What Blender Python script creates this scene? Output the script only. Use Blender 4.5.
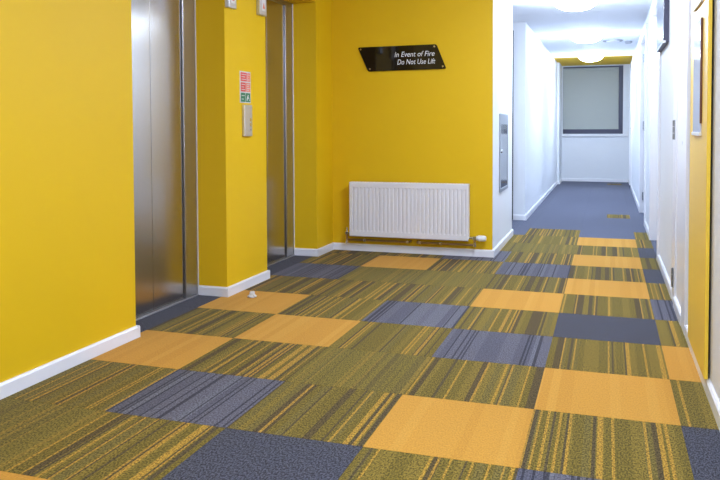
import bpy, bmesh, math, random
from mathutils import Vector, Matrix

random.seed(7)
for o in list(bpy.data.objects):
    bpy.data.objects.remove(o, do_unlink=True)
SC = bpy.context.scene
COL = SC.collection

# ------------------------------------------------------------------ camera
CAM_POS = Vector((0.250, -4.279, 1.040))
YAW, PITCH, ROLL = -0.320, -0.0350, 0.004
FOC_PX, SHIFT_PX = 746.8, -86.55
fw = Vector((math.sin(YAW) * math.cos(PITCH), math.cos(YAW) * math.cos(PITCH), math.sin(PITCH)))
rt = Vector((math.cos(YAW), -math.sin(YAW), 0))
dn = fw.cross(rt)
r2 = math.cos(ROLL) * rt + math.sin(ROLL) * dn
d2 = -math.sin(ROLL) * rt + math.cos(ROLL) * dn
cam = bpy.data.cameras.new('camera')
cam.sensor_fit = 'HORIZONTAL'
cam.sensor_width = 36.0
cam.lens = FOC_PX / 720.0 * 36.0
cam.shift_y = SHIFT_PX / 720.0
cam.clip_start = 0.02
cam_ob = bpy.data.objects.new('camera', cam)
cam_ob.matrix_world = Matrix(((r2.x, -d2.x, -fw.x, CAM_POS.x),
                              (r2.y, -d2.y, -fw.y, CAM_POS.y),
                              (r2.z, -d2.z, -fw.z, CAM_POS.z),
                              (0, 0, 0, 1)))
COL.objects.link(cam_ob)
SC.camera = cam_ob

# ------------------------------------------------------------------ world, exposure, lamp strengths
w = bpy.data.worlds.new('world')
SC.world = w
w.use_nodes = True
w.node_tree.nodes['Background'].inputs[0].default_value = (0.8, 0.86, 1.0, 1)
w.node_tree.nodes['Background'].inputs[1].default_value = 0.05
SC.view_settings.view_transform = 'Standard'
SC.view_settings.look = 'None'
SC.view_settings.exposure = 2.0
SC.view_settings.gamma = 1.0
SC.view_settings.use_curve_mapping = False
CORRIDOR_LAMP = ((0.64, 0.78, 1.0), 29.0)
LOBBY_LAMP = ((0.66, 0.77, 1.0), 34.5)

# ------------------------------------------------------------------ dimensions (metres)
XL, XLR = -1.97, -2.17          # left wall face, back of the lift recesses
XC, XR = -0.614, 0.635           # corridor left / right wall faces
YB, YE, YN = 1.675, 10.42, -6.2  # radiator wall, corridor end, wall behind
ZC = 2.19                       # ceiling
SK_H, SK_T = 0.059, 0.015       # skirting


# ------------------------------------------------------------------ helpers
def box(bm, x0, x1, y0, y1, z0, z1):
    vs = [bm.verts.new(p) for p in ((x0, y0, z0), (x1, y0, z0), (x1, y1, z0), (x0, y1, z0),
                                    (x0, y0, z1), (x1, y0, z1), (x1, y1, z1), (x0, y1, z1))]
    for f in ((0, 3, 2, 1), (4, 5, 6, 7), (0, 1, 5, 4), (1, 2, 6, 5), (2, 3, 7, 6), (3, 0, 4, 7)):
        bm.faces.new([vs[i] for i in f])


def boxes(*bs):
    bm = bmesh.new()
    for b in bs:
        box(bm, *b)
    return bm


def cyl(bm, p0, p1, r0, r1=None, seg=16):
    p0, p1 = Vector(p0), Vector(p1)
    r1 = r0 if r1 is None else r1
    d = (p1 - p0).normalized()
    a = d.orthogonal().normalized()
    b = d.cross(a)
    A, B = [], []
    for i in range(seg):
        t = 2 * math.pi * i / seg
        o = a * math.cos(t) + b * math.sin(t)
        A.append(bm.verts.new(p0 + o * r0))
        B.append(bm.verts.new(p1 + o * r1))
    for i in range(seg):
        j = (i + 1) % seg
        bm.faces.new((A[i], A[j], B[j], B[i]))
    bm.faces.new(A[::-1])
    bm.faces.new(B)


def lathe(bm, prof, c, seg=40):
    """profile [(r,z)...] spun about a vertical axis through c"""
    rings = []
    for r, z in prof:
        if r < 1e-6:
            rings.append([bm.verts.new((c[0], c[1], c[2] + z))])
        else:
            rings.append([bm.verts.new((c[0] + r * math.cos(2 * math.pi * i / seg), c[1] + r * math.sin(2 * math.pi * i / seg), c[2] + z)) for i in range(seg)])
    for a, b in zip(rings, rings[1:]):
        for i in range(seg):
            j = (i + 1) % seg
            q = []
            for v in (a[i % len(a)], a[j % len(a)], b[j % len(b)], b[i % len(b)]):
                if v not in q:
                    q.append(v)
            if len(q) > 2:
                bm.faces.new(q)


def prism(bm, pts, axis, a, b):
    """polygon pts extruded along an axis: 'x' (y,z), 'y' (x,z), 'z' (x,y)"""
    def P(u, v, t):
        return {'x': (t, u, v), 'y': (u, t, v), 'z': (u, v, t)}[axis]
    A = [bm.verts.new(P(u, v, a)) for u, v in pts]
    B = [bm.verts.new(P(u, v, b)) for u, v in pts]
    n = len(pts)
    for i in range(n):
        bm.faces.new((A[i], A[(i + 1) % n], B[(i + 1) % n], B[i]))
    bm.faces.new(A[::-1])
    bm.faces.new(B)


def bev(bm, wd, seg=2):
    bmesh.ops.bevel(bm, geom=[e for e in bm.edges], offset=wd, segments=seg, affect='EDGES', profile=0.5)
    return bm


def obj(name, bm, m, parent=None, smooth=False, bevel=0.0):
    if bevel:
        bev(bm, bevel)
    bmesh.ops.recalc_face_normals(bm, faces=bm.faces)
    me = bpy.data.meshes.new(name)
    bm.to_mesh(me)
    bm.free()
    me.materials.append(m)
    if smooth:
        for p in me.polygons:
            p.use_smooth = True
        try:
            me.set_sharp_from_angle(angle=math.radians(40))
        except Exception:
            pass
    o = bpy.data.objects.new(name, me)
    COL.objects.link(o)
    if parent:
        o.parent = parent
        o.matrix_parent_inverse = Matrix.Translation(-Vector(parent.location))
    return o


def tag(o, label=None, cat=None, group=None, kind=None):
    for k, v in (('label', label), ('category', cat), ('group', group), ('kind', kind)):
        if v:
            o[k] = v
    return o


def thing(name, loc, label, cat, group=None, kind=None):
    o = bpy.data.objects.new(name, None)
    o.empty_display_size = 0.1
    o.location = loc
    COL.objects.link(o)
    return tag(o, label, cat, group, kind)


def srgb(r, g, b):
    def f(c):
        c /= 255.0
        return c / 12.92 if c <= 0.04045 else ((c + 0.055) / 1.055) ** 2.4
    return (f(r), f(g), f(b), 1.0)


def mat(name, col, rough=0.5, metal=0.0, spec=0.5, bump=0.0, bscale=200.0, vary=0.0, vscale=3.0, emit=None):
    m = bpy.data.materials.new(name)
    m.use_nodes = True
    nt = m.node_tree
    b = nt.nodes['Principled BSDF']
    b.inputs['Base Color'].default_value = col
    b.inputs['Roughness'].default_value = rough
    b.inputs['Metallic'].default_value = metal
    b.inputs['Specular IOR Level'].default_value = spec
    tc = nt.nodes.new('ShaderNodeTexCoord')
    if vary:
        n = nt.nodes.new('ShaderNodeTexNoise')
        n.inputs['Scale'].default_value = vscale
        n.inputs['Detail'].default_value = 4
        nt.links.new(tc.outputs['Object'], n.inputs['Vector'])
        mr = nt.nodes.new('ShaderNodeMapRange')
        mr.inputs['To Min'].default_value = 1 - vary
        mr.inputs['To Max'].default_value = 1 + vary
        nt.links.new(n.outputs['Fac'], mr.inputs['Value'])
        h = nt.nodes.new('ShaderNodeHueSaturation')
        h.inputs['Color'].default_value = col
        nt.links.new(mr.outputs['Result'], h.inputs['Value'])
        nt.links.new(h.outputs['Color'], b.inputs['Base Color'])
    if bump:
        n = nt.nodes.new('ShaderNodeTexNoise')
        n.inputs['Scale'].default_value = bscale
        nt.links.new(tc.outputs['Object'], n.inputs['Vector'])
        bp = nt.nodes.new('ShaderNodeBump')
        bp.inputs['Strength'].default_value = bump
        bp.inputs['Distance'].default_value = 0.002
        nt.links.new(n.outputs['Fac'], bp.inputs['Height'])
        nt.links.new(bp.outputs['Normal'], b.inputs['Normal'])
    if emit:
        b.inputs['Emission Color'].default_value = (*emit[0], 1)
        b.inputs['Emission Strength'].default_value = emit[1]
    return m


YELLOW = (0.74, 0.458, 0.0035, 1)
M = {}
M['yellow'] = mat('yellow_wall_paint', YELLOW, 0.55, bump=0.15, bscale=260, spec=0.3, vary=0.02)
M['white'] = mat('white_wall_paint', (0.73, 0.74, 0.76, 1), 0.6, bump=0.12, bscale=260, spec=0.3, vary=0.015)
M['gloss'] = mat('white_gloss_wood', (0.78, 0.77, 0.79, 1), 0.28, bump=0.03, bscale=60)
M['ceil'] = mat('white_ceiling_paint', (0.82, 0.84, 0.88, 1), 0.8, bump=0.05, bscale=200, spec=0.2)
M['enamel'] = mat('white_radiator_enamel', (0.74, 0.72, 0.73, 1), 0.3)
M['plastic'] = mat('white_plastic', (0.8, 0.8, 0.8, 1), 0.35)
M['black'] = mat('black_acrylic', (0.006, 0.005, 0.005, 1), 0.06)
M['dark'] = mat('dark_rubber', (0.02, 0.02, 0.022, 1), 0.6)
M['frame_dark'] = mat('dark_grey_window_frame', srgb(62, 62, 82), 0.45)
M['copper'] = mat('dull_copper_pipe', (0.42, 0.27, 0.13, 1), 0.3, metal=0.9, vary=0.2, vscale=30)
M['chrome'] = mat('chrome', (0.75, 0.74, 0.72, 1), 0.15, metal=1)
M['mirror'] = mat('polished_steel_plate', (0.62, 0.65, 0.68, 1), 0.08, metal=1)
M['letter'] = mat('silver_lettering', (0.8, 0.8, 0.8, 1), 0.4)
M['red'] = mat('red_notice_print', srgb(214, 62, 48), 0.4)
M['pink'] = mat('pale_red_notice_print', srgb(226, 120, 96), 0.4)
M['green'] = mat('green_notice_print', srgb(20, 110, 70), 0.4)
M['paper'] = mat('white_paper', (0.62, 0.61, 0.60, 1), 0.7, vary=0.04, vscale=20)
M['blind'] = mat('grey_blind_fabric', srgb(176, 180, 174), 0.8, bump=0.1, bscale=400)
M['glass_print'] = mat('glazed_poster', srgb(205, 212, 232), 0.08)
M['brown'] = mat('dark_brown_edge', srgb(96, 50, 22), 0.5)
M['board'] = mat('yellow_board', srgb(236, 196, 62), 0.4, spec=0.4)
M['steel_dull'] = mat('dull_grey_steel', (0.36, 0.38, 0.41, 1), 0.3, metal=0.9)
M['lead'] = mat('shadow_grey_grille', (0.3, 0.31, 0.34, 1), 0.5)


def steel(name, base, rough, yscale):
    m = bpy.data.materials.new(name)
    m.use_nodes = True
    nt = m.node_tree
    b = nt.nodes['Principled BSDF']
    b.inputs['Metallic'].default_value = 1
    b.inputs['Anisotropic'].default_value = 0.3
    tc = nt.nodes.new('ShaderNodeTexCoord')
    mp = nt.nodes.new('ShaderNodeMapping')
    mp.inputs['Scale'].default_value = (yscale, yscale, 2.0)
    n = nt.nodes.new('ShaderNodeTexNoise')
    n.inputs['Scale'].default_value = 1
    n.inputs['Detail'].default_value = 5
    nt.links.new(tc.outputs['Object'], mp.inputs['Vector'])
    nt.links.new(mp.outputs['Vector'], n.inputs['Vector'])
    r = nt.nodes.new('ShaderNodeMapRange')
    r.inputs['To Min'].default_value = rough * 0.96
    r.inputs['To Max'].default_value = rough * 1.06
    nt.links.new(n.outputs['Fac'], r.inputs['Value'])
    nt.links.new(r.outputs['Result'], b.inputs['Roughness'])
    c = nt.nodes.new('ShaderNodeValToRGB')
    c.color_ramp.elements[0].color = (base[0] * .97, base[1] * .97, base[2] * .97, 1)
    c.color_ramp.elements[1].color = (base[0] * 1.03, base[1] * 1.03, base[2] * 1.03, 1)
    nt.links.new(n.outputs['Fac'], c.inputs['Fac'])
    nt.links.new(c.outputs['Color'], b.inputs['Base Color'])
    t = nt.nodes.new('ShaderNodeTangent')
    t.direction_type = 'RADIAL'
    t.axis = 'Z'
    nt.links.new(t.outputs['Tangent'], b.inputs['Tangent'])
    return m


M['steel'] = steel('brushed_stainless_steel', (0.50, 0.47, 0.44), 0.22, 160)
M['steel_jamb'] = steel('brushed_steel_jamb', (0.46, 0.45, 0.45), 0.32, 160)
M['alu'] = mat('aluminium_sill', (0.62, 0.61, 0.62, 1), 0.38, metal=0.85)


def carpet(name, kind):
    """procedural loop-pile carpet; stripes run along the tile's own y axis and shift from tile to tile"""
    m = bpy.data.materials.new(name)
    m.use_nodes = True
    nt = m.node_tree
    N, L = nt.nodes.new, nt.links.new
    b = nt.nodes['Principled BSDF']
    b.inputs['Roughness'].default_value = 0.95
    b.inputs['Specular IOR Level'].default_value = 0.1
    b.inputs['Sheen Weight'].default_value = 0.06
    b.inputs['Sheen Roughness'].default_value = 0.5
    tc = N('ShaderNodeTexCoord')
    oi = N('ShaderNodeObjectInfo')
    sx = N('ShaderNodeSeparateXYZ')
    L(tc.outputs['Object'], sx.inputs[0])
    off = N('ShaderNodeMath'); off.operation = 'MULTIPLY_ADD'
    off.inputs[1].default_value = 37.0
    L(oi.outputs['Random'], off.inputs[0]); L(sx.outputs['X'], off.inputs[2])

    # pile speckle
    mp = N('ShaderNodeMapping'); mp.inputs['Scale'].default_value = (1, 0.55, 1)
    L(tc.outputs['Object'], mp.inputs['Vector'])
    sp = N('ShaderNodeTexNoise'); sp.inputs['Scale'].default_value = 190; sp.inputs['Detail'].default_value = 1
    L(mp.outputs['Vector'], sp.inputs['Vector'])
    fine = N('ShaderNodeMapRange')
    fine.inputs['From Min'].default_value = 0.34; fine.inputs['From Max'].default_value = 0.66
    L(sp.outputs['Fac'], fine.inputs['Value'])

    def ramp(src, stops, interp='CONSTANT'):
        r = N('ShaderNodeValToRGB'); r.color_ramp.interpolation = interp
        e = r.color_ramp.elements
        while len(e) < len(stops):
            e.new(0.5)
        for el, (p, c) in zip(e, stops):
            el.position = p; el.color = c
        L(src, r.inputs['Fac'])
        return r.outputs['Color']

    def bands(scale, stops, seed):
        s = N('ShaderNodeMath'); s.operation = 'MULTIPLY_ADD'
        s.inputs[1].default_value = scale; s.inputs[2].default_value = seed
        L(off.outputs[0], s.inputs[0])
        v = N('ShaderNodeTexVoronoi'); v.voronoi_dimensions = '1D'; v.inputs['Scale'].default_value = 1
        L(s.outputs[0], v.inputs['W'])
        sep = N('ShaderNodeSeparateColor'); L(v.outputs['Color'], sep.inputs[0])
        return ramp(sep.outputs[0], stops), sep.outputs[1]

    def mix(fac, a, bb, mode='MIX'):
        x = N('ShaderNodeMix'); x.data_type = 'RGBA'; x.blend_type = mode
        if isinstance(fac, float):
            x.inputs[0].default_value = fac
        else:
            L(fac, x.inputs[0])
        for s, i in ((a, 6), (bb, 7)):
            if isinstance(s, tuple):
                x.inputs[i].default_value = s
            else:
                L(s, x.inputs[i])
        return x.outputs[2]

    k = lambda v: (v, v, v, 1)
    if kind in ('stripe', 'olive'):
        olive, khaki, umber, gold = srgb(106, 90, 32), srgb(118, 99, 37), srgb(80, 66, 38), srgb(172, 131, 46)
        base, _ = bands(36, [(0, olive), (0.34, khaki), (0.60, umber), (0.76, olive), (0.88, srgb(106, 92, 42))], 3.1)
        ln, _ = bands(115, [(0, k(0)), (0.85, k(1))], 11.7)
        dk, _ = bands(110, [(0, k(0)), (0.89, k(1))], 51.3)
        if kind == 'olive':
            base = mix(0.62, base, srgb(112, 98, 40))
            c = mix(mix(0.75, ln, k(0)), base, gold)
            c = mix(mix(0.7, dk, k(0)), c, srgb(74, 64, 40))
        else:
            c = mix(dk, base, srgb(78, 66, 42))
            c = mix(mix(0.25, ln, k(0)), c, gold)
        sh = ramp(fine.outputs[0], [(0, k(0.40)), (0.5, k(0.98)), (1, k(1.45))], 'LINEAR')
    elif kind == 'gold':
        base, _ = bands(30, [(0, srgb(190, 138, 53)), (0.5, srgb(186, 134, 50)), (0.8, srgb(193, 142, 57))], 5.0)
        c = base
        sh = ramp(fine.outputs[0], [(0, k(0.86)), (1, k(1.08))], 'LINEAR')
    elif kind == 'slate':
        c = srgb(90, 93, 109)
        sh = ramp(fine.outputs[0], [(0, k(0.6)), (0.5, k(0.98)), (1, k(1.3))], 'LINEAR')
    elif kind == 'navy':
        c = srgb(68, 68, 77)
        sh = ramp(fine.outputs[0], [(0, k(0.30)), (0.5, k(0.9)), (1, k(1.6))], 'LINEAR')
    else:  # grey with dark stripes
        base, _ = bands(30, [(0, srgb(94, 92, 102)), (0.5, srgb(84, 83, 94)), (0.8, srgb(100, 99, 108))], 2.2)
        dk, _ = bands(125, [(0, k(0)), (0.83, k(1))], 9.4)
        c = mix(mix(0.25, dk, k(0)), base, srgb(34, 33, 44))
        sh = ramp(fine.outputs[0], [(0, k(0.5)), (0.5, k(0.95)), (1, k(1.35))], 'LINEAR')
    c = mix(1.0, c, sh, 'MULTIPLY')
    L(c, b.inputs['Base Color'])
    bp = N('ShaderNodeBump'); bp.inputs['Strength'].default_value = 0.5; bp.inputs['Distance'].default_value = 0.003
    L(sp.outputs['Fac'], bp.inputs['Height']); L(bp.outputs['Normal'], b.inputs['Normal'])
    return m


CP = {'S': carpet('striped_olive_carpet', 'stripe'), 'O': carpet('muted_olive_carpet', 'olive'),
      'Y': carpet('golden_yellow_carpet', 'gold'), 'N': carpet('navy_carpet', 'navy'), 'C': carpet('slate_blue_carpet', 'slate'),
      'D': carpet('dark_striped_grey_carpet', 'dark')}

# ================================================================== THE SETTING
floor = tag(obj('floor', boxes((XLR - 0.4, XR + 0.4, YN - 0.1, YE + 0.2, -0.12, -0.006)), M['dark']),
            'patchwork floor of olive, golden yellow and navy carpet tiles', kind='structure')

ROWS = {  # column -> {row: type}; column c spans x 0.5c..0.5c+0.5, row r spans y -0.5r-0.5..-0.5r
    -4: {-4: 'S', -3: 'S', -2: 'D', -1: 'S', 0: 'Y', 1: 'S', 2: 'Y', 3: 'S', 4: 'O', 5: 'S'},
    -3: {-4: 'S', -3: 'Y', -2: 'O', -1: 'S', 0: 'S', 1: 'Y', 2: 'S', 3: 'D', 4: 'S', 5: 'Y'},
    -2: {-8: 'C', -7: 'C', -6: 'S', -5: 'S', -4: 'D', -3: 'S', -2: 'O', -1: 'S', 0: 'D', 1: 'S', 2: 'O', 3: 'S', 4: 'N', 5: 'S'},
    -1: {-7: 'S', -6: 'S', -5: 'O', -4: 'S', -3: 'D', -2: 'S', -1: 'Y', 0: 'S', 1: 'D', 2: 'S', 3: 'Y', 4: 'S', 5: 'N'},
    0: {-7: 'C', -6: 'Y', -5: 'S', -4: 'Y', -3: 'S', -2: 'Y', -1: 'S', 0: 'N', 1: 'S', 2: 'Y', 3: 'S', 4: 'D', 5: 'S'},
    1: {-7: 'S', -6: 'S', -5: 'N', -4: 'S', -3: 'N', -2: 'S', -1: 'D', 0: 'S', 1: 'Y', 2: 'S', 3: 'N', 4: 'S', 5: 'Y'},
}
tile_mesh = {}


def tile(x0, x1, y0, y1, t):
    key = (round(x1 - x0, 4), round(y1 - y0, 4), t)
    if key not in tile_mesh:
        g = 0.0002
        bm = boxes((g, x1 - x0 - g, g, y1 - y0 - g, -0.006, 0.0))
        bmesh.ops.bevel(bm, geom=[e for e in bm.edges if all(v.co.z > -0.001 for v in e.verts)], offset=0.0008, segments=1, affect='EDGES')
        bmesh.ops.recalc_face_normals(bm, faces=bm.faces)
        me = bpy.data.meshes.new('carpet_tile')
        bm.to_mesh(me); bm.free()
        me.materials.append(CP[t])
        tile_mesh[key] = me
    o = bpy.data.objects.new('carpet_tile', tile_mesh[key])
    o.location = (x0, y0, 0)
    COL.objects.link(o)
    o.parent = floor


filler = random.Random(3)
XT0, XT1 = -1.965, 0.63
for r in range(-21, 12):
    y1, y0 = -0.5 * r, -0.5 * r - 0.5
    y1 = min(y1, YE)
    if y1 - y0 < 0.05:
        continue
    for c in range(-4, 2):
        x0, x1 = 0.5 * c, 0.5 * c + 0.5
        ya, yb = y0, y1
        if c == -4:
            x0 = -2.0
        if c == 1:
            x1 = 0.63
        if c <= -3 and y0 >= YB:
            continue
        if c <= -2 and y0 < YB < y1 and c < -2:
            yb = YB
        if c == -2 and y0 > YB:
            x0 = -0.615
        t = ROWS[c].get(r)
        if t is None:
            t = 'C' if r < -7 else filler.choice('SSSSYDON')
        if r in (-10, -20) and c == 0:
            tile(x0, 0.25, ya, yb, 'C')
            tile(0.25, x1, ya + (0.12 if r == -10 else 0.18), yb, 'S')
            tile(0.25, x1, ya, ya + (0.12 if r == -10 else 0.18), 'C')
            continue
        tile(x0, x1, ya, yb, t)
        if c == 1 and -11 <= r <= -4 and (1.9 <= y0 < 3.0 or 4.0 <= y0 < 5.3):
            tile(0.63, 0.80, ya, yb, 'C')
    if -3 <= r <= 2:
        tile(-2.2, -2.0, y0, y1, 'N')          # strips in the lift recesses
    if r in (-9, -8, -7):
        tile(-1.10, -0.615, y0, y1, 'C')       # alcove off the corridor

O1, O2 = (-1.135, -0.196), (0.377, 1.311)      # lift recesses along y
ZS = 2.04
tag(obj('wall_left', boxes(
    (-2.75, XL, YN, O1[0], -0.1, ZC),
    (-2.75, XL, O1[1], O2[0], -0.1, ZC),
    (-2.75, XL, O2[1], YB + 0.15, -0.1, ZC),
    (-2.75, XL, O1[0], O1[1], ZS, ZC),
    (-2.75, XL, O2[0], O2[1], ZS, ZC),
    (-2.75, -2.45, O1[0], O1[1], -0.1, ZS),
    (-2.75, -2.45, O2[0], O2[1], -0.1, ZS)), M['yellow']),
    'bright yellow wall with piers between two recessed lifts', kind='structure')
tag(obj('wall_back', boxes((XL, XC - 0.0005, YB, YB + 0.006, -0.1, ZC)), M['yellow']),
    'yellow wall carrying the white radiator', kind='structure')
tag(obj('wall_corridor', boxes((-0.78, XC, YB + 0.006, 2.95, -0.1, ZC), (-1.2, -0.78, 2.85, 2.95, -0.1, ZC),
                               (-1.3, -1.2, 2.85, 4.25, -0.1, ZC),
                               (-1.2, XC, 4.15, 9.6, -0.1, ZC)), M['white']),
    'white left hand wall of the corridor with a door alcove', kind='structure')
D1, D2, D3 = (1.9, 3.02), (4.05, 5.32), (8.85, 9.7)
segs, y = [], YN
for a, bb in (D1, D2, D3):
    segs.append((XR, XR + 0.3, y, a, -0.1, ZC))
    segs.append((XR, XR + 0.3, a, bb, 2.06, ZC))
    segs.append((XR + 0.2, XR + 0.3, a, bb, -0.1, 2.06))
    y = bb
segs.append((XR, XR + 0.3, y, YE, -0.1, ZC))
tag(obj('wall_right', boxes(*segs), M['white']), 'white right hand wall with recessed white doors', kind='structure')
WX0, WX1, WZ0 = -0.56, 0.52, 0.90
tag(obj('wall_far', boxes((-1.2, WX0, 10.42, 10.62, -0.1, ZC), (WX1, XR + 0.3, 10.42, 10.62, -0.1, ZC),
                          (WX0, WX1, 10.42, 10.62, -0.1, WZ0),
                          (WX0, WX1, 10.42, 10.62, 2.17, ZC),
                          (-0.75, -0.575, 9.6, 10.42, -0.1, ZC)), M['white']),
    'white wall closing the corridor below the window', kind='structure')
tag(obj('wall_behind', boxes((-2.75, XR + 0.3, YN - 0.1, YN, -0.1, ZC)), M['white']), 'plain white wall of the lobby opposite the radiator', kind='structure')
tag(obj('ceiling', boxes((-2.75, XR + 0.3, YN - 0.1, 3.62, ZC, ZC + 0.1), (-2.75, XR + 0.3, 3.624, 8.7, ZC, ZC + 0.1),
                         (-2.75, XR + 0.3, 8.7, 10.62, ZC + 0.02, ZC + 0.1)), M['ceil']),
    'white ceiling of the corridor', kind='structure')
tag(obj('trim_1', boxes((-0.64, XR + 0.02, 8.7, 10.42, ZC - 0.004, ZC + 0.02)), M['yellow']),
    'yellow painted strip of ceiling before the corridor window', kind='structure')


# skirting boards: profile with a small chamfer at the top
def skirt(bm, p0, p1, n):
    """from p0 to p1 along a wall whose room side normal is n (2d)"""
    p0, p1, n = Vector(p0), Vector(p1), Vector(n)
    prof = [(-0.002, -0.004), (SK_T, -0.004), (SK_T, SK_H - 0.008), (SK_T - 0.006, SK_H), (-0.002, SK_H)]
    A = [bm.verts.new((*(p0 + n * u), z)) for u, z in prof]
    B = [bm.verts.new((*(p1 + n * u), z)) for u, z in prof]
    for i in range(5):
        bm.faces.new((A[i], A[(i + 1) % 5], B[(i + 1) % 5], B[i]))
    bm.faces.new(A[::-1]); bm.faces.new(B)


def skirting(name, label, runs):
    bm = bmesh.new()
    for r in runs:
        skirt(bm, *r)
    return tag(obj(name, bm, M['gloss']), label, kind='structure')


t_ = SK_T
skirting('baseboard_left', 'white skirting along the yellow wall and round its piers', [
    ((XL, YN), (XL, O1[0]), (1, 0)),
    ((XLR - 0.02, O1[0]), (XL + t_, O1[0]), (0, 1)),
    ((XLR + 0.004, O1[1]), (XL + t_, O1[1]), (0, -1)),
    ((XL, O1[1]), (XL, O2[0]), (1, 0)),
    ((XLR + 0.004, O2[0]), (XL + t_, O2[0]), (0, 1)),
    ((XLR + 0.004, O2[1]), (XL + t_, O2[1]), (0, -1)),
    ((XL, O2[1]), (XL, YB - t_ - 0.0002), (1, 0))])
skirting('baseboard_back', 'white skirting under the radiator', [((XL, YB), (XC + t_, YB), (0, -1))])
skirting('baseboard_corridor', 'white skirting along the left of the corridor', [
    ((XC, YB), (XC, 2.95), (1, 0)), ((-1.2, 4.15), (XC + t_, 4.15), (0, -1)), ((XC, 4.15), (XC, 9.6 - t_), (1, 0))])
skirting('baseboard_far', 'white skirting at the corridor end', [
    ((XC, 9.6), (-0.575 + t_, 9.6), (0, -1)), ((-0.575, 9.6), (-0.575, YE - t_), (1, 0)), ((-0.575, YE), (XR - t_, YE), (0, -1))])
skirting('baseboard_right', 'white skirting along the right hand wall', [
    ((XR, YN), (XR, -0.30), (-1, 0)), ((XR, 0.55), (XR, D1[0] - 0.07), (-1, 0)),
    ((XR, D1[1] + 0.06), (XR, D2[0] - 0.06), (-1, 0)), ((XR, D2[1] + 0.06), (XR, D3[0] - 0.06), (-1, 0)), ((XR, D3[1] + 0.06), (XR, YE), (-1, 0))])


# ------------------------------------------------------------------ lifts
def lift(name, o, label):
    y0, y1 = o
    yc, jw = (y0 + y1) / 2, 0.145
    t = tag(thing(name, (XLR - 0.05, yc, 0), label, None), kind='structure')
    for s in (0, 1):
        ja, jb = (y0 + 0.001, y0 + jw) if s == 0 else (y1 - jw, y1 - 0.004)
        j = obj('door_jamb', boxes((XLR - 0.08, XLR, ja, jb, 0.0, ZS - 0.035)), M['steel_jamb'], t, bevel=0.002)
        e = jb if s else ja
        obj('sealant_bead', boxes((XLR - 0.004, XLR + 0.004, (y1 - 0.006 if s else y0), (y1 - 0.0005 if s else y0 + 0.006), SK_H, ZS - 0.002)), M['gloss'], j)
        la, lb = (y0 + jw + 0.002, yc - 0.0015) if s == 0 else (yc + 0.0015, y1 - jw - 0.010)
        obj('door_leaf', boxes((XLR - 0.040, XLR - 0.012, la, lb, 0.012, ZS - 0.02)), M['steel'], t, bevel=0.0015)
        if s:
            obj('shadow_gap', boxes((XLR - 0.040, XLR - 0.014, y1 - jw - 0.0095, y1 - jw - 0.0005, 0.012, ZS - 0.036)), M['dark'], t)
    obj('door_header', boxes((XLR - 0.08, XLR, y0 + 0.001, y1 - 0.004, ZS - 0.034, ZS - 0.001)), M['steel_jamb'], t, bevel=0.002)
    s = obj('door_sill', boxes((XLR - 0.08, XLR + 0.012, y0 + 0.02, y1 - 0.018, -0.004, 0.008)), M['alu'], t, bevel=0.001)
    for k in range(2):
        obj('sill_groove', boxes((XLR - 0.010 + 0.011 * k, XLR - 0.006 + 0.011 * k, y0 + 0.03, y1 - 0.03, 0.0078, 0.0086)), M['dark'], s)
    return t


lift('door_1', O1, 'brushed steel lift doors reflecting a bright lamp')
lift('door_2', O2, 'brushed steel lift doors beside the radiator corner')


# ------------------------------------------------------------------ doors of the right hand wall
def hinge(parent, x, y, z, h=0.1):
    hh = obj('hinge', boxes((x - 0.001, x + 0.004, y - 0.022, y + 0.022, z - h / 2, z + h / 2)), M['steel_dull'], parent)
    bm = bmesh.new()
    for k in range(3):
        cyl(bm, (x - 0.005, y, z - h / 2 + h * (k + .04) / 3), (x - 0.005, y, z - h / 2 + h * (k + .96) / 3), 0.007, seg=10)
    obj('hinge_knuckle', bm, M['steel_dull'], hh, smooth=True)


def recessed_door(name, o, depth, label, hz):
    y0, y1 = o
    t = thing(name, (XR, (y0 + y1) / 2, 0), label, None, kind='structure')
    f = 0.05
    bm = boxes((XR - 0.016, XR + depth + 0.03, y0 - f, y0 + 0.03, 0, 2.06), (XR - 0.016, XR + depth + 0.03, y1 - 0.03, y1 + f, 0, 2.06),
               (XR - 0.016, XR + depth + 0.03, y0 + 0.03, y1 - 0.03, 2.03, 2.11))
    obj('door_frame', bm, M['gloss'], t)
    lf = obj('door_leaf', boxes((XR + depth, XR + depth + 0.044, y0 + 0.034, y1 - 0.034, 0.006, 2.026)), M['gloss'], t, bevel=0.002)
    bm = bmesh.new()
    cyl(bm, (XR + depth, y0 + 0.1, 1.0), (XR + depth - 0.045, y0 + 0.1, 1.0), 0.009)
    cyl(bm, (XR + depth - 0.045, y0 + 0.095, 1.0), (XR + depth - 0.045, y0 + 0.21, 1.0), 0.009)
    cyl(bm, (XR + depth, y0 + 0.1, 1.0), (XR + depth - 0.006, y0 + 0.1, 1.0), 0.026)
    obj('door_handle', bm, M['chrome'], lf, smooth=True)
    for z in hz:
        hinge(t, XR + depth - 0.004, y1 - 0.045, z)
    return t


recessed_door('door_3', D1, 0.10, 'white recessed door beside the wall mounted display', (0.2, 1.03, 1.85))
recessed_door('door_4', D2, 0.03, 'white corridor door next along from the pilaster', (0.2, 1.05, 1.85))
recessed_door('door_5', D3, 0.03, 'white door next to the corridor window', (0.2, 1.06, 1.85))

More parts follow.
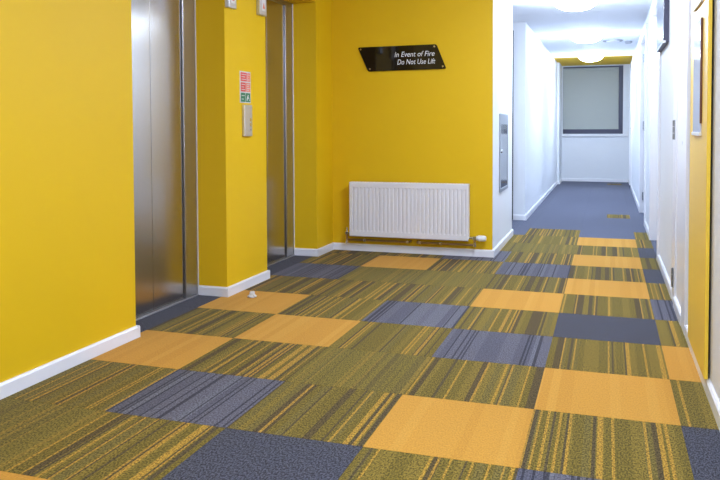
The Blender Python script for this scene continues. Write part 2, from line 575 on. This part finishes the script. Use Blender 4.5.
# narrow service cupboard door, flush with the wall, skirting carried across it
t = thing('door_6', (XR, 0.13, 0), 'white flush service cupboard door beside the yellow board', None, kind='structure')
obj('door_frame', boxes((XR - 0.012, XR + 0.05, 0.35, 0.55, 0, 2.06), (XR - 0.016, XR + 0.05, -0.28, -0.10, 0, 2.06),
                        (XR - 0.012, XR + 0.05, -0.10, 0.35, 2.0, 2.06)), M['gloss'], t)
lf = obj('door_leaf', boxes((XR - 0.004, XR + 0.03, -0.096, 0.346, 0.004, 1.998)), M['gloss'], t, bevel=0.0015)
bm = bmesh.new()
skirt(bm, (XR - 0.004, -0.096), (XR - 0.004, 0.346), (-1, 0))
obj('kick_board', bm, M['gloss'], lf)
bm = bmesh.new()
cyl(bm, (XR - 0.004, -0.02, 0.95), (XR - 0.010, -0.02, 0.95), 0.011)
obj('lock', bm, M['chrome'], lf, smooth=True)
for z in (0.15, 1.018, 1.85):
    hinge(t, XR - 0.013, 0.44, z, 0.115)

# alcove door on the left of the corridor
t = thing('door_7', (-0.98, 4.14, 0), 'white door folded back inside the corridor alcove', None, kind='structure')
obj('door_leaf', boxes((-1.19, -0.752, 4.09, 4.134, 0.006, 2.1)), M['gloss'], t, bevel=0.002)
obj('dark_edge_strip', boxes((-0.7515, -0.742, 4.092, 4.13, 0.006, 2.1)), M['dark'], t)  # thin dark strip drawn as a line along the leaf's free edge

# ------------------------------------------------------------------ window at the corridor end
win = thing('window_1', (0, 10.55, WZ0), 'dark framed window at the corridor end', None, kind='structure')
obj('window_frame', boxes((WX0, WX0 + 0.05, 10.52, 10.58, WZ0, 2.17), (WX1 - 0.075, WX1, 10.46, 10.58, WZ0, 2.17),
                          (WX0 + 0.05, WX1 - 0.075, 10.46, 10.58, WZ0, WZ0 + 0.085), (WX0 + 0.05, WX1 - 0.075, 10.52, 10.58, 2.1, 2.17)),
    M['frame_dark'], win)
obj('pane', boxes((WX0 + 0.05, WX1 - 0.075, 10.545, 10.555, WZ0 + 0.085, 2.1)), M['black'], win)
obj('window_sill', boxes((WX0 - 0.015, WX1 + 0.09, 10.385, 10.46, WZ0 - 0.05, WZ0 - 0.015)), M['gloss'], win, bevel=0.004)
rb = thing('roller_blind', (0, 10.5, 2.1), 'grey roller blind drawn down over the corridor window', 'blind')
obj('blind_fabric', boxes((WX0 + 0.005, WX1 - 0.076, 10.490, 10.494, WZ0 + 0.09, 2.12)), M['blind'], rb)
bm = bmesh.new()
cyl(bm, (WX0 + 0.005, 10.495, 2.125), (WX1 - 0.076, 10.495, 2.125), 0.02, seg=20)
obj('roller_tube', bm, M['blind'], rb, smooth=True)
obj('bottom_bar', boxes((WX0 + 0.005, WX1 - 0.076, 10.485, 10.499, WZ0 + 0.086, WZ0 + 0.103)), M['blind'], rb)


# ------------------------------------------------------------------ ceiling lamps
def bulkhead(x, y, lamp, label, r=0.19, drop=0.105, group=None):
    t = thing('ceiling_lamp', (x, y, ZC), label, 'lamp', group)
    bm = bmesh.new()
    lathe(bm, [(0, 0), (r + 0.008, 0), (r + 0.008, -0.022), (r - 0.004, -0.022), (0, -0.022)], (x, y, ZC))
    obj('lamp_base', bm, M['plastic'], t, smooth=True)
    m = mat('lit_diffuser', (0.9, 0.9, 0.9, 1), 0.4, emit=lamp)
    bm = bmesh.new()
    n = 10
    lathe(bm, [(r * math.cos(i / n * math.pi / 2), -0.0225 - (drop - 0.0225) * math.sin(i / n * math.pi / 2)) for i in range(n)] + [(0, -drop)], (x, y, ZC))
    obj('diffuser', bm, m, t, smooth=True)


bulkhead(-0.03, 2.78, CORRIDOR_LAMP, 'glowing round ceiling lamp in front of the ceiling joint', group='corridor ceiling lamps')
bulkhead(-0.01, 5.55, CORRIDOR_LAMP, 'glowing round ceiling lamp between the joint and the ceiling vent', group='corridor ceiling lamps')
bulkhead(-0.01, 8.25, CORRIDOR_LAMP, 'glowing round ceiling lamp overlapping the yellow ceiling strip', drop=0.12, group='corridor ceiling lamps')
for yy, lab in ((0.05, 'round lobby ceiling lamp closest to the radiator wall'), (-2.7, 'round lobby ceiling lamp midway between the two others'),
                (-5.4, 'round lobby ceiling lamp closest to the wall opposite the radiator')):
    bulkhead(-0.10, yy, LOBBY_LAMP, lab, group='lobby ceiling lamps')

t = thing('ceiling_vent', (0.31, 6.32, ZC), 'round white air vent on the corridor ceiling', 'vent')
bm = bmesh.new()
lathe(bm, [(0.13, 0), (0.13, -0.008), (0.118, -0.016), (0.10, -0.008), (0.10, 0)], (0.31, 6.32, ZC))
obj('vent_rim', bm, M['lead'], t, smooth=True)
bm = bmesh.new()
lathe(bm, [(0.085, 0), (0.085, -0.02), (0, -0.026)], (0.31, 6.32, ZC))
obj('vent_disc', bm, M['plastic'], t, smooth=True)
t = thing('smoke_detector', (0.51, 6.5, ZC), 'small smoke detector beside the ceiling vent', 'detector')
bm = bmesh.new()
lathe(bm, [(0.05, 0), (0.05, -0.018), (0.038, -0.032), (0, -0.034)], (0.51, 6.5, ZC))
obj('detector_body', bm, M['lead'], t, smooth=True)

# ================================================================== OBJECTS
# ------------------------------------------------------------------ radiator
RX0, RX1, RZ0, RZ1, RY = -1.789, -0.792, 0.134, 0.586, 1.58
rad = thing('radiator', ((RX0 + RX1) / 2, YB, 0), 'white ribbed panel radiator on the yellow wall', 'radiator')
bm = bmesh.new()
nrib, mg = 29, 0.030
pitch = (RX1 - RX0 - 2 * mg) / nrib
pr = [(RX0, RY + 0.004), (RX0 + 0.004, RY), (RX0 + mg - 0.004, RY)]
for i in range(nrib):
    a = RX0 + mg + i * pitch
    pr += [(a + 0.001, RY + 0.008), (a + 0.006, RY + 0.008), (a + 0.011, RY), (a + pitch - 0.004, RY)]
pr += [(RX1 - mg + 0.001, RY + 0.008), (RX1 - mg + 0.006, RY + 0.008), (RX1 - mg + 0.011, RY), (RX1 - 0.004, RY), (RX1, RY + 0.004)]
zs0, zs1 = RZ0 + 0.042, RZ1 - 0.042
back = RY + 0.02
lo = [(p[0], RY if p[1] > RY + 0.005 else p[1]) for p in pr]
rows = [(RZ0, [(x, yv + 0.004) for x, yv in lo]), (RZ0 + 0.006, lo), (zs0, lo), (zs0 + 0.01, pr), (zs1 - 0.01, pr), (zs1, lo), (RZ1 - 0.006, lo), (RZ1, [(x, yv + 0.004) for x, yv in lo])]
V = [[bm.verts.new((x, yv, z)) for x, yv in rw] for z, rw in rows]
for a, bb in zip(V, V[1:]):
    for i in range(len(pr) - 1):
        bm.faces.new((a[i], a[i + 1], bb[i + 1], bb[i]))
obj('front_panel', bm, M['enamel'], rad)
obj('rear_panel', boxes((RX0 + 0.004, RX1 - 0.004, RY + 0.012, RY + 0.022, RZ0 + 0.006, RZ1 - 0.006), (RX0 + 0.01, RX1 - 0.01, RY + 0.05, RY + 0.06, RZ0 + 0.01, RZ1 - 0.01)), M['enamel'], rad)
for s in (0, 1):
    xx = RX0 if s == 0 else RX1 - 0.004
    obj('side_cover', boxes((xx - 0.0005, xx + 0.0045, RY + 0.005, RY + 0.066, RZ0 + 0.012, RZ1 - 0.001)), M['enamel'], rad)
obj('top_grille', boxes((RX0 + 0.004, RX1 - 0.004, RY + 0.006, RY + 0.010, RZ1 - 0.003, RZ1), (RX0 + 0.004, RX1 - 0.004, RY + 0.060, RY + 0.066, RZ1 - 0.003, RZ1),
                        *[(x, x + 0.006, RY + 0.010, RY + 0.060, RZ1 - 0.003, RZ1 - 0.0004) for x in [RX0 + 0.006 + k * 0.0247 for k in range(41)]]), M['enamel'], rad)
for xx in (RX0 + 0.15, RX1 - 0.15):
    obj('wall_bracket', boxes((xx - 0.02, xx + 0.02, RY + 0.061, YB - 0.0005, RZ0 + 0.06, RZ1 - 0.06)), M['enamel'], rad)


def pipe(name, pts, r, m, parent):
    bm = bmesh.new()
    for a, bb in zip(pts, pts[1:]):
        cyl(bm, a, bb, r, seg=12)
    for q in pts[1:-1]:
        bmesh.ops.create_uvsphere(bm, u_segments=12, v_segments=8, radius=r, matrix=Matrix.Translation(q))
    return obj(name, bm, m, parent, smooth=True)


py = RY + 0.04
pz = 0.100
p1 = pipe('supply_pipe', [(RX0 - 0.035, py, 0.15), (RX0 - 0.035, py, pz), (-1.285, py, pz), (-1.285, YB - 0.0005, pz)], 0.0085, M['copper'], rad)
p2 = pipe('return_pipe', [(RX1 + 0.045, py, 0.15), (RX1 + 0.045, py, pz), (-1.215, py, pz), (-1.215, YB - 0.0005, pz)], 0.0085, M['copper'], rad)
for xx, pp in ((-1.665, p1), (-1.30, p1), (-1.02, p2), (-1.195, p2)):
    cl = obj('pipe_clip', boxes((xx - 0.011, xx + 0.011, py - 0.011, py + 0.011, pz - 0.011, pz + 0.011)), M['chrome'], pp, bevel=0.003)
# lockshield valve, far end
v = obj('lockshield_valve', boxes((RX0 - 0.048, RX0 - 0.022, py - 0.013, py + 0.013, 0.142, 0.168)), M['chrome'], rad, bevel=0.004)
bm = bmesh.new(); cyl(bm, (RX0 - 0.03, py, 0.155), (RX0 + 0.01, py, 0.155), 0.010)
obj('valve_tail', bm, M['chrome'], v, smooth=True)
bm = bmesh.new(); cyl(bm, (RX0 - 0.035, py, 0.165), (RX0 - 0.035, py, 0.20), 0.011, 0.009)
obj('valve_cap', bm, M['chrome'], v, smooth=True)
bm = bmesh.new(); cyl(bm, (RX0 - 0.035, py, 0.07), (RX0 - 0.035, py, 0.10), 0.012)
obj('pipe_elbow', bm, M['chrome'], v, smooth=True)
# thermostatic valve
v = obj('thermostatic_valve', boxes((RX1 + 0.03, RX1 + 0.06, py - 0.014, py + 0.014, 0.140, 0.17)), M['chrome'], rad, bevel=0.004)
bm = bmesh.new(); cyl(bm, (RX1 - 0.01, py, 0.155), (RX1 + 0.045, py, 0.155), 0.010)
obj('valve_tail', bm, M['chrome'], v, smooth=True)
bm = bmesh.new(); cyl(bm, (RX1 + 0.045, py, 0.085), (RX1 + 0.045, py, 0.115), 0.014)
obj('pipe_elbow', bm, M['chrome'], v, smooth=True)
bm = bmesh.new()
for a, bb, ra, rb_ in ((0.060, 0.070, 0.019, 0.019), (0.070, 0.078, 0.019, 0.024), (0.078, 0.125, 0.024, 0.023), (0.125, 0.136, 0.023, 0.017)):
    cyl(bm, (RX1 + a, py, 0.155), (RX1 + bb, py, 0.155), ra, rb_, seg=20)
obj('valve_head', bm, M['plastic'], v, smooth=True)

# ------------------------------------------------------------------ black warning plaque
PY = YB - 0.014
sg = thing('warning_sign', (-1.36, YB, 1.5), 'black slanted warning plaque screwed to the wall above the radiator', 'sign')
C4 = [(-1.735, 1.705), (-1.065, 1.708), (-0.984, 1.508), (-1.645, 1.503)]


def rounded(pts, r, n=5):
    out = []
    for i, p in enumerate(pts):
        p = Vector(p)
        a = (Vector(pts[i - 1]) - p).normalized()
        bb = (Vector(pts[(i + 1) % len(pts)]) - p).normalized()
        s, e = p + a * r, p + bb * r
        for k in range(n + 1):
            u = k / n
            out.append(tuple((1 - u) ** 2 * s + 2 * u * (1 - u) * p + u * u * e))
    return out


bm = bmesh.new()
prism(bm, rounded(C4, 0.016), 'y', PY, PY + 0.005)
obj('plaque', bm, M['black'], sg)
for x, z in ((-1.708, 1.688), (-1.082, 1.690), (-1.012, 1.528), (-1.628, 1.522)):
    bm = bmesh.new()
    cyl(bm, (x, YB, z), (x, PY - 0.004, z), 0.0075, seg=16)
    obj('screw_cap', bm, M['chrome'], sg, smooth=True)


def text_mesh(s, size, shear=0.0, sx=1.0, align='RIGHT', offset=0.0):
    cu = bpy.data.curves.new('lettering', 'FONT')
    cu.body = s
    cu.size = size
    cu.align_x = align
    cu.shear = shear
    cu.offset = offset
    cu.extrude = 0.0004
    cu.resolution_u = 3
    to = bpy.data.objects.new('lettering', cu)
    COL.objects.link(to)
    dg = bpy.context.evaluated_depsgraph_get()
    dg.update()
    me = bpy.data.meshes.new_from_object(to.evaluated_get(dg))
    bpy.data.objects.remove(to, do_unlink=True)
    return me


for s, x, z in (('In Event of Fire', -1.082, 1.6155), ('Do Not Use Lift', -1.078, 1.5535)):
    me = text_mesh(s, 0.060, shear=0.22, offset=0.0)
    me.materials.clear()
    me.materials.append(M['letter'])
    o = bpy.data.objects.new('lettering', me)
    COL.objects.link(o)
    wid = max(vv.co.x for vv in me.vertices) - min(vv.co.x for vv in me.vertices)
    tw = 0.335 if s[0] == 'I' else 0.318
    o.parent = sg
    o.matrix_basis = Matrix.Translation(Vector((x, PY - 0.0006, z)) - Vector(sg.location)) @ Matrix.Rotation(math.radians(90), 4, 'X') @ Matrix.Diagonal((tw / wid, 1, 1, 1))

# ------------------------------------------------------------------ on the pier between the lifts
fn = thing('fire_notice', (XL, 0.07, 1.2), 'red and green fire action notice on the yellow pier', 'notice')
obj('backing', boxes((XL, XL + 0.003, -0.005, 0.142, 1.20, 1.402)), M['paper'], fn)
FX0, FX1 = XL + 0.0025, XL + 0.0038


def nblock(y0, y1, z0, z1, m, rows_, name='printed_panel'):
    pnl = obj(name, boxes((FX0, FX1, y0, y1, z0, z1)), M[m], fn)
    if rows_:
        n = rows_
        bs = []
        for k in range(n):
            zc = z1 - (k + 0.8) * (z1 - z0) / (n + 0.6)
            bs.append((FX1 - 0.0002, FX1 + 0.0006, y0 + 0.010, y1 - 0.010 - 0.012 * (k % 2), zc - 0.0022, zc + 0.0022))
        obj('printed_line', boxes(*bs), M['paper'], pnl)
    return pnl


nblock(0.004, 0.088, 1.338, 1.394, 'red', 3)
nblock(0.096, 0.136, 1.338, 1.394, 'pink', 3)
nblock(0.004, 0.072, 1.272, 1.330, 'red', 3)
nblock(0.078, 0.136, 1.272, 1.330, 'pink', 4)
nblock(0.004, 0.066, 1.206, 1.264, 'green', 2)
g = nblock(0.072, 0.136, 1.206, 1.264, 'green', 0)
bm = bmesh.new()   # running figure and arrow
prism(bm, [(0.084, 1.214), (0.092, 1.214), (0.102, 1.232), (0.116, 1.224), (0.120, 1.230), (0.106, 1.242), (0.112, 1.250), (0.104, 1.254), (0.092, 1.240), (0.086, 1.230)], 'x', FX1 - 0.0002, FX1 + 0.0006)
prism(bm, [(0.120, 1.212), (0.130, 1.219), (0.120, 1.226)], 'x', FX1 - 0.0002, FX1 + 0.0006)
obj('pictogram', bm, M['paper'], g)

cp = thing('lift_call_panel', (XL, 0.075, 0.98), 'slim steel lift call panel below the fire notice', 'call panel')
obj('face_plate', boxes((XL, XL + 0.022, 0.022, 0.128, 0.985, 1.188)), M['alu'], cp, bevel=0.004)
for k, z in enumerate((1.092, 1.062, 1.028)):
    bm = bmesh.new()
    cyl(bm, (XL + 0.02, 0.098, z), (XL + 0.025, 0.098, z), 0.011 if k < 2 else 0.014, seg=20)
    b_ = obj('call_button', bm, M['chrome'] if k < 2 else M['alu'], cp, smooth=True)
    if k == 2:
        bm = bmesh.new()
        prism(bm, [(0.091, 1.023), (0.105, 1.023), (0.098, 1.035)], 'x', XL + 0.0248, XL + 0.0256)
        obj('arrow_mark', bm, M['dark'], b_)
for y0, y1, z0, lab in ((-0.190, -0.092, 1.775, 'lift indicator box on the pier corner by the lamp-lit lift doors'),
                        (0.240, 0.340, 1.790, 'lift indicator box on the pier edge above the steel call panel')):
    li = thing('lift_indicator', (XL, (y0 + y1) / 2, z0), lab, 'indicator', 'lift indicators on the pier')
    obj('housing', boxes((XL, XL + 0.03, y0, y1, z0, z0 + 0.26)), M['alu'], li, bevel=0.004)
    obj('display_window', boxes((XL + 0.0295, XL + 0.0312, y0 + 0.025, y1 - 0.02, z0 + 0.03, z0 + 0.23)), M['gloss'], li)
    bm = bmesh.new()
    prism(bm, [(y0 + 0.035, z0 + 0.045), (y1 - 0.03, z0 + 0.045), ((y0 + y1) / 2 + 0.0025, z0 + 0.085)], 'x', XL + 0.031, XL + 0.0318)
    obj('arrow_mark', bm, M['pink'], li)

# ------------------------------------------------------------------ glazed cabinet on the white return wall
gc = thing('wall_cabinet', (XC, 2.3, 0.48), 'narrow glazed steel cabinet on the white wall end', 'cabinet')
obj('frame', boxes((XC, XC + 0.010, 2.04, 2.075, 0.485, 1.15), (XC, XC + 0.010, 2.535, 2.57, 0.485, 1.15),
                   (XC, XC + 0.010, 2.075, 2.535, 0.485, 0.515), (XC, XC + 0.010, 2.075, 2.535, 1.06, 1.15)), M['steel_dull'], gc)
obj('glazed_front', boxes((XC, XC + 0.007, 2.075, 2.535, 0.515, 1.06)), M['mirror'], gc)
bm = bmesh.new()
cyl(bm, (XC + 0.006, 2.13, 0.83), (XC + 0.018, 2.13, 0.83), 0.012)
obj('latch', bm, M['chrome'], gc, smooth=True)

# ------------------------------------------------------------------ things on the right hand wall
dp = thing('wall_display', (XR, 1.5, 1.6), 'glossy glass fronted display box hung on the white wall', 'display')
obj('casing', boxes((XR - 0.034, XR, 1.12, 1.86, 1.60, 2.12)), M['frame_dark'], dp, bevel=0.002)
obj('glass_front', boxes((XR - 0.037, XR - 0.0335, 1.14, 1.84, 1.62, 2.10)), M['mirror'], dp)
obj('corner_clip', boxes((XR - 0.038, XR - 0.02, 1.115, 1.14, 1.598, 1.612)), M['chrome'], dp)

yb = thing('yellow_board', (XR, -0.84, SK_H), 'tall yellow board standing off the white wall', 'board')
obj('board_panel', boxes((XR - 0.024, XR - 0.010, -1.15, -0.535, SK_H + 0.002, 2.185)), M['board'], yb, bevel=0.001)
obj('batten', boxes((XR - 0.010, XR, -1.10, -1.06, SK_H + 0.01, 2.18), (XR - 0.010, XR, -0.60, -0.56, SK_H + 0.01, 2.18)), M['dark'], yb)
for z0, z1, lab in ((1.0, 1.475, 'glossy framed poster hanging lower on the yellow board'), (1.54, 2.0, 'glossy framed poster hanging higher on the yellow board')):
    ps = thing('framed_poster', (XR - 0.024, -0.84, z0), lab, 'poster', 'posters on the yellow board')
    obj('poster_sheet', boxes((XR - 0.029, XR - 0.024, -0.97, -0.70, z0 + 0.012, z1)), M['glass_print'], ps)
    obj('bottom_rail', boxes((XR - 0.034, XR - 0.024, -0.975, -0.695, z0, z0 + 0.014)), M['plastic'], ps, bevel=0.002)
    obj('side_edge', boxes((XR - 0.032, XR - 0.024, -0.985, -0.971, z0 + 0.05, z1)), M['brown'], ps)

# ------------------------------------------------------------------ scrap of crumpled paper on the carpet
bm = bmesh.new()
bmesh.ops.create_icosphere(bm, subdivisions=3, radius=0.024)
rr = random.Random(12)
dirs = [Vector((rr.uniform(-1, 1), rr.uniform(-1, 1), rr.uniform(-1, 1))).normalized() for _ in range(26)]
for vtx in bm.verts:
    n = vtx.co.normalized()
    best = max(d.dot(n) for d in dirs)
    vtx.co = n * (0.024 * (0.55 + 1.5 * (best - 0.72)))
    if vtx.co.z < 0:
        vtx.co.x *= 1.35; vtx.co.y *= 1.35
    vtx.co.z = max(vtx.co.z, -0.012) * 1.15
zmin = min(v_.co.z for v_ in bm.verts)
for vtx in bm.verts:
    vtx.co += Vector((-1.815, -0.165, -zmin + 0.0002))
o = obj('crumpled_paper', bm, M['paper'])
tag(o, 'small crumpled scrap of white paper on a golden carpet tile', 'paper')
